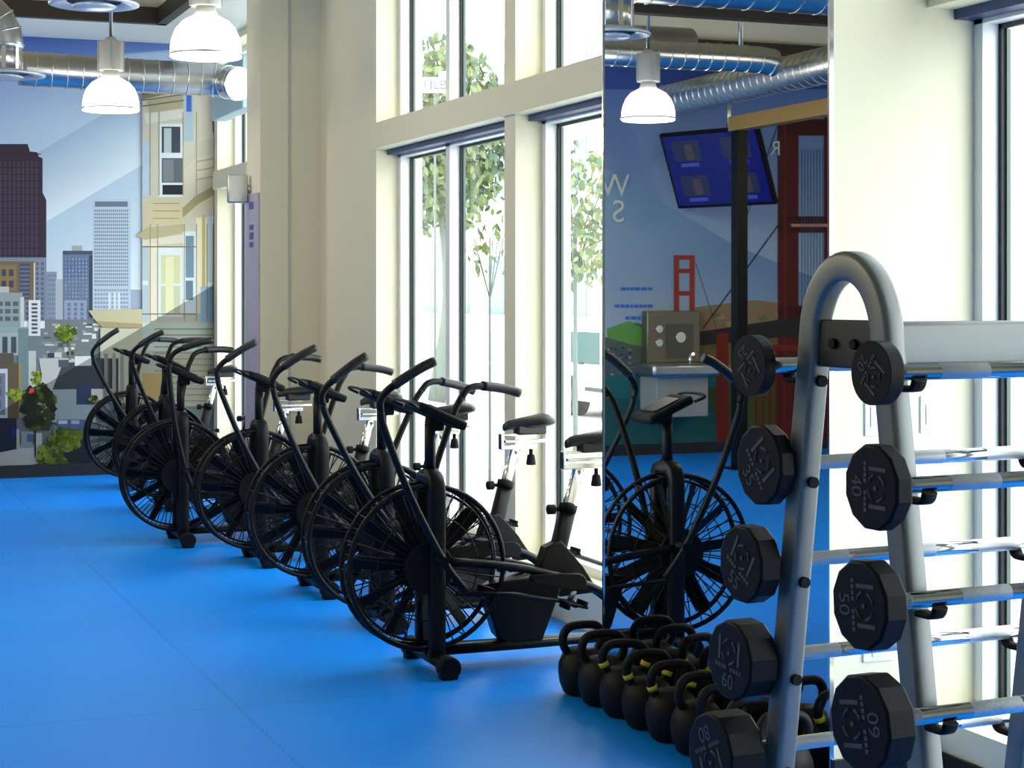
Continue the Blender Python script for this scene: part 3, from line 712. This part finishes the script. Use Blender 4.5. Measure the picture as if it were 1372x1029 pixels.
# local: x along bars (away from the lens), y across; end frames at x=0 and x=RL
RL = .62
def end_frame(x):
    bm = new()
    hw = lambda z: .320-.205*z/1.42       # half spread of the legs at height z
    P = [(x, -hw(0), .03), (x, -hw(.5), .5), (x, -hw(1.0), 1.0), (x, -hw(1.20), 1.20), (x, -hw(1.33), 1.33), (x, -hw(1.41), 1.41)]
    for k in range(13): a = math.radians(168-k*13); P.append((x, .112*math.cos(a), 1.44+.142*math.sin(a)))
    P += [(x, hw(1.41), 1.41), (x, hw(1.33), 1.33), (x, hw(1.20), 1.20), (x, hw(1.0), 1.0), (x, hw(.5), .5), (x, hw(0), .03)]
    tube(bm, P, .03, n=4, sq=(.0225, .028, .011), up=(1, 0, 0))
    f = obj('end_frame', bm, M_rack, rack)
    for s_ in (-1, 1):
        bm = new(); box(bm, (x, s_*hw(0), .015), (.09, .12, .03), bev=.006); obj('foot', bm, M_black, f)
    bm = new(); box(bm, (x, 0, 1.437), (.02, .23, .09), bev=.004)
    obj('tie_plate', bm, mat('dark_brown_plate', (.03, .026, .024, 1), .4), f)
    for y in (-.03, .035):
        bm = new(); cyl(bm, (x-.018, y, 1.437), (x-.008, y, 1.437), .010, seg=6); obj('bolt', bm, M_black, f)
    return hw
hw = end_frame(0); end_frame(RL)
bm = new(); ranged(bm, .012, RL-.012, -.045, .045, 1.395, 1.478, bev=.008); obj('top_beam', bm, M_rack, rack)
bm = new(); ranged(bm, 0, RL, -.02, .02, .16, .2, bev=.005); ranged(bm, -.02, .02, -.33, .33, .16, .2); ranged(bm, RL-.02, RL+.02, -.33, .33, .16, .2); obj('lower_tie', bm, M_rack, rack)
BZ = [1.392, 1.196, 1.000, .806, .618]
def bar_y(z, s_): return s_*(hw(z)+.065)
for xx in (0, RL):
    for z in BZ:
        for s_ in (-1, 1):
            bm = new(); yy = s_*hw(z); by = bar_y(z, s_); zb = z-.016
            tube(bm, [(xx, yy+s_*.02, zb-.014), (xx, by, zb-.014), (xx, by+s_*.013, zb-.009), (xx, by+s_*.019, zb+.004)], .012, seg=10, n=4, sq=(.006, .015), up=(0, 0, 1))
            hk = obj('hook', bm, M_black, rack)
            bm = new(); cyl(bm, (xx, yy-s_*.025, zb-.012), (xx, yy-s_*.034, zb-.012), .011, seg=12); obj('bolt', bm, M_black, hk)
def knurl_mat():
    m = mat('chrome_bar_knurled', (.80, .81, .82, 1), .14, 1); nt = m.node_tree; N = nt.nodes; L = nt.links; b = N['Principled BSDF']
    tc = N.new('ShaderNodeTexCoord'); sp = N.new('ShaderNodeSeparateXYZ'); L.new(tc.outputs['Object'], sp.inputs[0])
    pp = N.new('ShaderNodeMath'); pp.operation = 'PINGPONG'; pp.inputs[1].default_value = .11; L.new(sp.outputs[0], pp.inputs[0])
    gt = N.new('ShaderNodeMath'); gt.operation = 'GREATER_THAN'; gt.inputs[1].default_value = .055; L.new(pp.outputs[0], gt.inputs[0])
    r = N.new('ShaderNodeMath'); r.operation = 'MULTIPLY_ADD'; r.inputs[1].default_value = .35; r.inputs[2].default_value = .12; L.new(gt.outputs[0], r.inputs[0]); L.new(r.outputs[0], b.inputs['Roughness'])
    vo = N.new('ShaderNodeTexVoronoi'); vo.inputs['Scale'].default_value = 450; L.new(tc.outputs['Object'], vo.inputs['Vector'])
    mu = N.new('ShaderNodeMath'); mu.operation = 'MULTIPLY'; L.new(vo.outputs['Distance'], mu.inputs[0]); L.new(gt.outputs[0], mu.inputs[1])
    bp = N.new('ShaderNodeBump'); bp.inputs['Strength'].default_value = .5; bp.inputs['Distance'].default_value = .001; L.new(mu.outputs[0], bp.inputs['Height']); L.new(bp.outputs['Normal'], b.inputs['Normal'])
    return m
M_bar = knurl_mat()
def barbell(z, s_, D, T, x0, num, roll, lab, plain):
    """x0: rack-local x of the outer face of the near head"""
    t = thing('fixed_barbell', lab, 'barbell', group='fixed barbells on the rack')
    Rz = Matrix.Rotation(RA, 4, 'Z'); t.location = RACK+Rz @ Vector((0, bar_y(z, s_), z)); t.rotation_euler = (roll, 0, RA)
    L_ = 1.16; r = D/2
    bm = new(); cyl(bm, (x0+T*.5, 0, 0), (x0+L_-T*.5, 0, 0), .0145, seg=20); obj('bar', bm, M_bar, t)
    for e in (0, 1):
        xa = x0 if e == 0 else x0+L_-T
        bm = new(); n = 12 if not plain else 40
        prism(bm, [(r*math.cos(2*PI*(k+.5)/n), r*math.sin(2*PI*(k+.5)/n)) for k in range(n)], 'X', T, c=xa+T/2, bev=.005)
        h = obj('head', bm, M_ureth, t)
        bm = new(); sgn = -1 if e == 0 else 1; xf = xa-.0006 if e == 0 else xa+T+.0006
        Mx = Matrix.Translation((xf, 0, 0)) @ (Matrix.Rotation(-PI/2, 4, 'Z') if e == 0 else Matrix.Rotation(PI/2, 4, 'Z')) @ Matrix.Rotation(PI/2, 4, 'X')
        add_text(bm, num, r*.52, Mx @ Matrix.Translation((0, -r*.52, 0)))
        for sx in (-1, 1):
            for k in range(4): box(bm, (0, 0, 0), (r*.09, r*.10, .001)); vs = bm.verts[-8:]; bm.verts.ensure_lookup_table(); bmesh.ops.transform(bm, matrix=Mx @ Matrix.Translation((sx*(r*.14+k*r*.13), -r*.19, 0)), verts=bm.verts[-8:])
        # round emblem above, in short arcs and a small centre stud
        for k in range(4):
            a0 = PI/2*k+.15; arc = [(math.cos(a0+j*.25)*r*.30, math.sin(a0+j*.25)*r*.30+r*.22, 0) for j in range(5)]
            tube(bm, [Mx @ Vector(p) for p in arc], r*.035, seg=4, n=1)
        for sx in (-1, 1):
            box(bm, (0, 0, 0), (r*.09, r*.62, .001)); bm.verts.ensure_lookup_table(); bmesh.ops.transform(bm, matrix=Mx @ Matrix.Translation((sx*r*.43, r*.26, 0)), verts=bm.verts[-8:])
        cyl(bm, Mx @ Vector((0, r*.2, -.001)), Mx @ Vector((0, r*.2, .002)), r*.05, seg=12)
        obj('printed_weight', bm, M_print, h)
BR = [  # right side (towards the lens) z index, diameter, thickness, x0, number, roll
 (0, -1, 0.113, 0.030, -0.091, '20', 2.2, True, 'smallest fixed barbell with smooth round head, top right of the rack'),
 (1, -1, 0.152, 0.035, -0.113, '40', 1.57, False, 'fixed barbell marked 40, second down on the right'),
 (2, -1, 0.156, 0.047, -0.159, '50', 1.50, False, 'fixed barbell marked 50, third down on the right'),
 (3, -1, 0.168, 0.058, -0.179, '60', -1.75, False, 'fixed barbell marked 60 with large head, lowest visible on right'),
 (0, 1, 0.118, 0.025, -0.105, '25', 2.5, True, 'fixed barbell with smooth round head, top left of the rack'),
 (1, 1, 0.160, 0.035, -0.063, '35', .95, False, 'fixed barbell marked 35, second down on the left'),
 (2, 1, 0.154, 0.048, -0.087, '55', .55, False, 'fixed barbell marked 55, third down on the left'),
 (3, 1, 0.160, 0.066, -0.095, '60', .1, False, 'fixed barbell marked 60, fourth down on the left'),
 (4, 1, 0.165, 0.080, -0.123, '80', 2.7, False, 'fixed barbell marked 80, lowest on the left, cut by picture edge')]
for i, s_, D, T, x0, num, roll, plain, lab in BR: barbell(BZ[i], s_, D, T, x0, num, roll, lab, plain)

# ------------------------------------------------------------------ lamps and ducts overhead
def dome_lamp(x, y, z, lab):
    t = thing('dome_lamp', lab, 'lamp', (x, y, z), group='glowing dome lamps hanging from the ceiling')
    bm = new(); R_ = .19
    prof = [(R_, .0), (R_*.995, .05), (R_*.95, .10), (R_*.84, .15), (R_*.66, .19), (R_*.42, .215), (.06, .225)]
    lathe(bm, prof+[(r-.006, zz-.004) for r, zz in prof[::-1]], seg=40); obj('shade', bm, M_dome, t)
    bm = new(); tube(bm, ring_pts((0, 0, .012), R_+.003, 'Z', 40), .006, seg=6, closed=True); obj('rim', bm, M_steel, t)
    bm = new(); cyl(bm, (0, 0, .06), (0, 0, .20), .045); obj('bulb', bm, M_dome, t)
    bm = new(); cyl(bm, (0, 0, .22), (0, 0, .27), .065, .05); cyl(bm, (0, 0, .27), (0, 0, .47), .082, bev=.006); cyl(bm, (0, 0, .47), (0, 0, .50), .05, .03)
    for k in range(4): a = PI/2*k; box(bm, (math.cos(a)*.084, math.sin(a)*.084, .37), (.012, .012, .2))
    obj('housing', bm, mat('grey_ballast_housing', (.45, .45, .43, 1), .5), t)
    bm = new(); cyl(bm, (0, 0, .50), (0, 0, 4.44-z if x < 2.6 else 3.68-z), .012); obj('stem', bm, M_steel, t)
dome_lamp(1.94, 12.35, 2.78, 'glowing dome lamp hanging in front of the mural, the smaller at upper left')
dome_lamp(2.0, 9.53, 2.80, 'bigger glowing dome lamp at top left, nearer the camera')
dome_lamp(.29, 11.43, 2.76, 'glowing dome lamp seen only in the mirror')

def ribbed(name, path, r, lab, rib=.11, n=8, m=M_galv, group='spiral metal air ducts'):
    """round metal duct with standing seams along its path"""
    P = spline(path, n); out = [P[0]]; acc = 0; bm = new(); seams = []
    for a, b in zip(P, P[1:]):
        d = (b-a).length; k = rib-acc
        while k < d: seams.append((a+(b-a)*k/d, (b-a).normalized())); k += rib
        acc = (acc+d) % rib
    tube(bm, path, r, seg=28, n=n)
    for p, t in seams:
        q = t.to_track_quat('Z', 'Y'); tube(bm, [p+q @ Vector((math.cos(a)*(r+.001), math.sin(a)*(r+.001), 0)) for a in [2*PI*j/28 for j in range(28)]], .005, seg=5, closed=True)
    o = obj(name, bm, m); tag(o, lab, 'duct', group); return o
ribbed('air_duct', [(1.45, 13.4, 3.17), (1.8, 13.4, 3.16), (2.4, 13.4, 3.15), (2.80, 13.4, 3.15), (2.95, 13.35, 3.13), (3.02, 13.2, 3.10)], .125, 'straight ribbed metal duct in front of the mural top, behind the small lamp')
def diffuser(x, y, z, R_, lab, elbow):
    t = thing('disc_diffuser', lab, 'air diffuser', (x, y, z), group='round ceiling air diffusers')
    bm = new(); lathe(bm, [(.10, .05), (.16, .045), (R_, .015), (R_, .005), (R_*.92, 0), (R_*.62, .018), (R_*.60, .022)], seg=40); obj('outer_ring', bm, mat('blue_white_diffuser', (.55, .62, .72, 1), .3, .3), t)
    bm = new(); lathe(bm, [(0, -.012), (R_*.45, -.010), (R_*.5, -.002), (R_*.42, .01), (0, .03)], seg=32); obj('inner_disc', bm, MATS['blue_white_diffuser'], t)
    bm = new(); cyl(bm, (0, 0, .04), (0, 0, .22), .13, seg=28)
    for k in range(8): a = PI/4*k; box(bm, (math.cos(a)*.131, math.sin(a)*.131, .13), (.01, .03, .18), rot=(0, 0, a))
    obj('neck', bm, M_galv, t)
    bm = new()                                                  # gored elbow
    P = [(0, 0, .2)]+[(-.26+.26*math.cos(a), 0, .22+.26*math.sin(a)) for a in [PI/2*j/5 for j in range(6)]]+[(-.9, 0, .48), (-2.1, 0, .48)]
    tube(bm, P, .15, seg=28, n=1)
    for p, a in [((-.26+.26*math.cos(q), 0, .22+.26*math.sin(q)), q) for q in [PI/2*j/5 for j in range(6)]]:
        tube(bm, [(p[0]+math.cos(b)*.153*math.cos(a), math.sin(b)*.153, p[2]+math.cos(b)*.153*math.sin(a)) for b in [2*PI*j/28 for j in range(28)]], .006, seg=5, closed=True)
    obj('elbow', bm, M_galv, t)
diffuser(1.42, 9.60, 3.05, .235, 'round air diffuser at the very top left, above the small lamp', True)
diffuser(1.28, 12.95, 3.05, .30, 'round air diffuser under gored metal elbow at left picture edge', True)
ribbed('air_duct', [(.9, 11.9, 3.30), (0, 11.9, 3.30), (-.8, 11.9, 3.30), (-1.0, 11.9, 3.28)], .10, 'thin ribbed duct with blue sheen, seen across upper mirror')
ribbed('air_duct', [(-1.26, 14.6, 3.24), (-1.26, 12.8, 3.24), (-1.26, 10, 3.24), (-1.26, 6, 3.24)], .135, 'ribbed pale duct running towards camera in the mirror')
ribbed('air_duct', [(1.1, 10.5, 3.62), (0, 10.5, 3.62), (-3.5, 10.5, 3.62)], .2, 'fat blue-tinted spiral duct across the top of the mirror', rib=.18)
bm = new(); ranged(bm, -4, 1.2, 11.1, 11.2, 3.46, 3.62); o = obj('ceiling_beam', bm, MATS['dark_bronze_trim']); tag(o, 'dark steel beam under the ceiling, seen near top of the mirror', 'beam')
bm = new(); cyl(bm, (-1.26, 12.9, 3.37), (-1.26, 12.9, 4.44), .02)
o = obj('duct_hanger', bm, M_steel); tag(o, 'thin steel rod holding the pale duct in the mirror', 'hanger')

# ------------------------------------------------------------------ things seen only in the mirror
t = thing('wall_television', 'tilted television with four blue tiles on its screen, seen in mirror', 'television', (-1.95, 14.62, 2.68))
nrm = Vector((.88, -.36, -.38)).normalized(); q = nrm.to_track_quat('-Y', 'Z'); t.rotation_mode = 'QUATERNION'; t.rotation_quaternion = q
bm = new(); box(bm, (0, .025, 0), (1.16, .05, .74), bev=.008); obj('case', bm, M_black, t)
bm = new(); box(bm, (0, -.001, 0), (1.10, .004, .68), mi=0)
for i in (-1, 1):
    for j in (-1, 1):
        box(bm, (i*.29, -.004, j*.17+.02), (.32, .003, .20), mi=1); box(bm, (i*.29-.03, -.0065, j*.17+.01), (.10, .003, .15), mi=3); box(bm, (i*.29, -.004, j*.17-.115), (.22, .003, .035), mi=2)
obj('screen', bm, [mat('screen_blue', (.005, .006, .06, 1), .2, emis=srgb(28, 34, 170), es=.22), mat('screen_tile', (.01, .01, .02, 1), .2, emis=srgb(60, 66, 120), es=.3), mat('screen_caption', (.01, .01, .05, 1), .2, emis=srgb(90, 110, 230), es=.35), mat('screen_figure', (.01, .01, .01, 1), .2, emis=srgb(110, 100, 110), es=.3)], t)
bm = new(); tube(bm, [(0, .05, 0), (0, .30, .15)], .03, n=1); box(bm, (0, .06, 0), (.3, .02, .2)); obj('bracket', bm, M_blackm, t)
bm = new(); cyl(bm, (0, 0, 0), (0, 0, 3.68-2.78), .025)
o = obj('television_pole', bm, M_steel, None, loc=(-2.15, 14.74, 2.78)); o.parent = None; tag(o, 'short ceiling pole holding the television, seen in mirror', 'pole')

t = thing('training_rig', 'black training rig with bronze top beam, seen in the mirror', 'rig', (-1.78, 13.87, 0))
for y in (0, -4.4):
    bm = new(); ranged(bm, -.055, .055, y-.055, y+.055, .012, 2.96, bev=.006); ranged(bm, -.12, .12, y-.12, y+.12, 0, .012)
    for k in range(26): cyl(bm, (.05, y, .3+k*.1), (.058, y, .3+k*.1), .012, seg=8)
    obj('post', bm, M_blackm, t)
bm = new(); ranged(bm, -.06, .06, -4.5, .1, 2.96, 3.09, bev=.006); obj('top_beam', bm, mat('bronze_beam', (.55, .33, .10, 1), .35, .4), t)
bm = new(); tube(bm, [(-.05, -2.0, 2.45), (-1.6, -2.0, 2.45)], .017, n=1); tube(bm, [(-.05, -2.0, 2.45), (-.0, -2.0, 2.96)], .017, n=1); tube(bm, [(-1.6, -2.0, 2.45), (-1.6, -2.0, 3.68)], .017, n=1); obj('pull_up_bar', bm, M_steel, t)

t = thing('bottle_filling_station', 'wall-mounted steel drinking fountain with bottle filler, seen in the mirror', 'drinking fountain', (-1.80, YM-.06, 0))
bm = new(); ranged(bm, -.30, .26, -.12, 0, .88, 1.37, bev=.01); obj('back_panel', bm, mat('fountain_steel', (.24, .21, .15, 1), .35, .8), t)
bm = new(); ranged(bm, -.22, .06, -.135, -.118, .92, 1.25); obj('recess', bm, mat('fountain_recess', (.10, .09, .07, 1), .5), t)
bm = new(); ranged(bm, -.34, .36, -.46, 0, .76, .88, bev=.03); obj('basin', bm, M_steel, t)
bm = new(); cyl(bm, (-.1, -.30, .88), (-.1, -.30, .95), .018); cyl(bm, (-.1, -.30, .95), (-.1, -.36, .97), .014); obj('spout', bm, M_chrome, t)
bm = new(); cyl(bm, (.14, -.118, 1.2), (.14, -.14, 1.2), .035); cyl(bm, (.14, -.118, 1.07), (.14, -.14, 1.07), .035); cyl(bm, (-.08, -.13, 1.12), (-.08, -.15, 1.12), .05); obj('button', bm, M_chrome, t)
bm = new(); ranged(bm, -.26, .28, -.36, 0, .38, .76, bev=.01); obj('apron', bm, mat('fountain_apron', (.33, .33, .32, 1), .5), t)

# ------------------------------------------------------------------ street outside
M_pave = mat('pale_concrete', (.55, .55, .53, 1), .9, noise=(1.2, .08)); M_road = mat('grey_road', (.40, .40, .40, 1), .9, noise=(.8, .1))
def quad(name, pts, m, kind='structure'):
    bm = new(); bm.faces.new([bm.verts.new(p) for p in pts]); r = bmesh.ops.extrude_face_region(bm, geom=bm.faces[:])
    bmesh.ops.translate(bm, verts=[v for v in r['geom'] if isinstance(v, bmesh.types.BMVert)], vec=(0, 0, -.1)); o = obj(name, bm, m); o['kind'] = kind
quad('pavement', [(GX+.11, -12, -.05), (8.6, -12, -.05), (8.6, 90, -.05), (GX+.11, 90, -.05)], M_pave)
quad('road', [(8.6, -12, -.30), (17, -12, -.30), (17, 30, -.30), (8.6, 30, -.30)], M_road)
quad('road', [(8.6, 30, -.30), (17, 30, -.30), (17, 90, .9), (8.6, 90, .9)], M_road)
quad('pavement', [(17, -12, -.15), (21, -12, -.15), (21, 90, -.1), (17, 90, -.1)], M_pave)
t = thing('street_building', 'pale building with tall windows across the street', 'building', (20, 40, -.2))
bm = new(); ranged(bm, 0, 6, -22, 30, 0, 9.5); obj('wall', bm, mat('cream_render', (.62, .60, .52, 1), .9), t)
bm = new(); ranged(bm, -.3, 6, -22.2, 30.2, 9.5, 9.9); ranged(bm, -.12, 0, -22, 30, 3.4, 3.7); obj('cornice', bm, M_white, t)
for i in range(16):
    for z in (1.0, 4.5, 7.2):
        bm = new(); ranged(bm, -.06, .02, -20+i*3.1, -18.4+i*3.1, z, z+(2.0 if z < 2 else 1.7), bev=.02); f = obj('window', bm, M_white, t)
        bm = new(); ranged(bm, -.08, -.05, -19.9+i*3.1, -18.5+i*3.1, z+.1, z+(1.9 if z < 2 else 1.6)); obj('pane', bm, mat('street_glass', (.10, .16, .17, 1), .1), f)
# parked wagon
def car(x, y, z, lab, tall=0, name='parked_car'):
    t = thing(name, lab, 'car', (x, y, z)); Lc, H = 4.5, 1.37+tall
    pr = [(0, .32), (.05, .72), (.12, .86), (.30, H-.10), (.55, H), (2.6, H), (3.3, .98), (4.3, .84), (4.48, .62), (4.48, .30), (3.9, .24), (.5, .24)]
    bm = new(); prism(bm, [(-a, b) for a, b in pr], 'X', 1.75, c=.875, bev=.05); obj('body', bm, mat('white_car_paint', (.78, .79, .80, 1), .25, coat=.5), t)
    for w_ in ([(-.18, .80), (-.36, H-.12), (-1.02, H-.10), (-1.02, .80)], [(-1.12, .80), (-1.12, H-.10), (-1.95, H-.10), (-1.95, .80)], [(-2.05, .80), (-2.05, H-.10), (-2.5, H-.12), (-3.05, .82)]):
        bm = new(); prism(bm, w_, 'X', .02, c=-.003); obj('side_window', bm, mat('car_glass', (.05, .11, .11, 1), .5, spec=.1), t)
    for yy in (-.85, -3.6):
        bm = new(); cyl(bm, (-.03, yy, .31), (.22, yy, .31), .31, seg=32, bev=.02); w2 = obj('wheel', bm, mat('tyre_rubber', (.03, .035, .035, 1), .8), t)
        bm = new(); cyl(bm, (-.045, yy, .31), (-.02, yy, .31), .19, seg=24); obj('hubcap', bm, mat('grey_hubcap', (.10, .11, .11, 1), .6), w2)
    for yy in (-1.3, -2.2):
        bm = new(); box(bm, (-.015, yy, .80), (.03, .16, .03), bev=.008); obj('door_handle', bm, M_gask, t)
    bm = new(); ranged(bm, -.02, .0, -1.45, -3.0, .40, .46); obj('side_moulding', bm, M_gask, t)
car(10.75, 25.7, -.30, 'white estate car parked outside the window right of the window post')
car(11.2, 50, .10, 'white vehicle parked far up the street, behind first tall window', .9, 'parked_van')
# trees
def tree(x, y, z0, crown, rx, rz, n, leaf, trunk_r, lab, cols, lean=0):
    t = thing('street_tree', lab, 'tree', (x, y, z0))
    bm = new(); h = crown-z0
    tube(bm, [(0, 0, 0), (lean*.3, 0, h*.4), (lean*.1, 0, h*.8), (0, 0, h)], lambda u: trunk_r*(1-.6*u), seg=8, n=4)
    for k in range(9):
        a = random.uniform(0, 2*PI); r = random.uniform(.4, .9)
        tube(bm, [(0, 0, h*.75), (rx*.4*math.cos(a), rx*.4*math.sin(a), h+rz*random.uniform(-.5, .2)), (rx*r*math.cos(a), rx*r*math.sin(a), h+rz*random.uniform(-.6, .8))], lambda u: trunk_r*.35*(1-.7*u), seg=5, n=3)
    obj('trunk', bm, mat('bark', (.13, .16, .14, 1), .9), t)
    bm = new()
    for k in range(n):
        v = Vector((random.gauss(0, 1), random.gauss(0, 1), random.gauss(0, 1))).normalized()*random.random()**.4
        p = Vector((v.x*rx, v.y*rx, h+v.z*rz)); M_ = Matrix.Translation(p) @ Euler([random.uniform(0, 6) for _ in range(3)]).to_matrix().to_4x4()
        q = leaf*random.uniform(.6, 1.2); vs = [bm.verts.new(M_ @ Vector(c)) for c in ((-q, 0, 0), (-q*.3, q*.45, q*.1), (q*.5, q*.4, 0), (q, 0, q*.1), (q*.4, -q*.42, 0), (-q*.3, -q*.4, .05*q))]
        f = bm.faces.new(vs); f.material_index = random.randrange(len(cols))
    obj('foliage', bm, [mat('leaf_%d_%d_%d' % tuple(int(c*1000) for c in cc[:3]), cc, .7) for cc in cols], t)
G = [(.15, .20, .08, 1), (.11, .17, .10, 1), (.19, .22, .07, 1)]
tree(9.85, 28.4, -.3, 4.2, 1.3, 1.7, 4200, .10, .16, 'leafy green tree outside first tall window', G, lean=.8)
tree(7.2, 16.5, -.05, 2.3, .55, .75, 650, .06, .03, 'young staked tree outside window next to the mirror', G)
tree(5.33, 14.0, -.05, 2.0, .34, .42, 60, .05, .015, 'sparse sapling just left of the window post', [(.12, .17, .03, 1), (.10, .14, .03, 1)])
bm = new(); cyl(bm, (0, 0, 0), (0, 0, 1.5), .03); o = obj('tree_stake', bm, mat('pale_wood', (.30, .26, .17, 1), .8), None, loc=(7.05, 16.35, -.05)); tag(o, 'pale wooden stake beside the young tree', 'stake')
t = thing('street_sign', 'white street sign with grey letters in front of leafy tree', 'sign', (8.72, 25.2, -.3))
bm = new(); cyl(bm, (0, 0, 0), (0, 0, 4.9), .018); obj('pole', bm, mat('bark', (.13, .16, .14, 1), .9), t)
bm = new(); box(bm, (0, -.05, 4.93), (.56, .03, .23), bev=.005); ranged(bm, .05, .30, -.065, -.035, 5.04, 5.14); obj('sign_face', bm, M_plate, t)
bm = new(); add_text(bm, 'FILB', .20, Matrix.Translation((0, -.07, 4.93)) @ Matrix.Rotation(PI/2, 4, 'X')); obj('lettering', bm, mat('sign_grey', (.06, .08, .08, 1), .5), t)
t.rotation_euler = (0, 0, -.33)
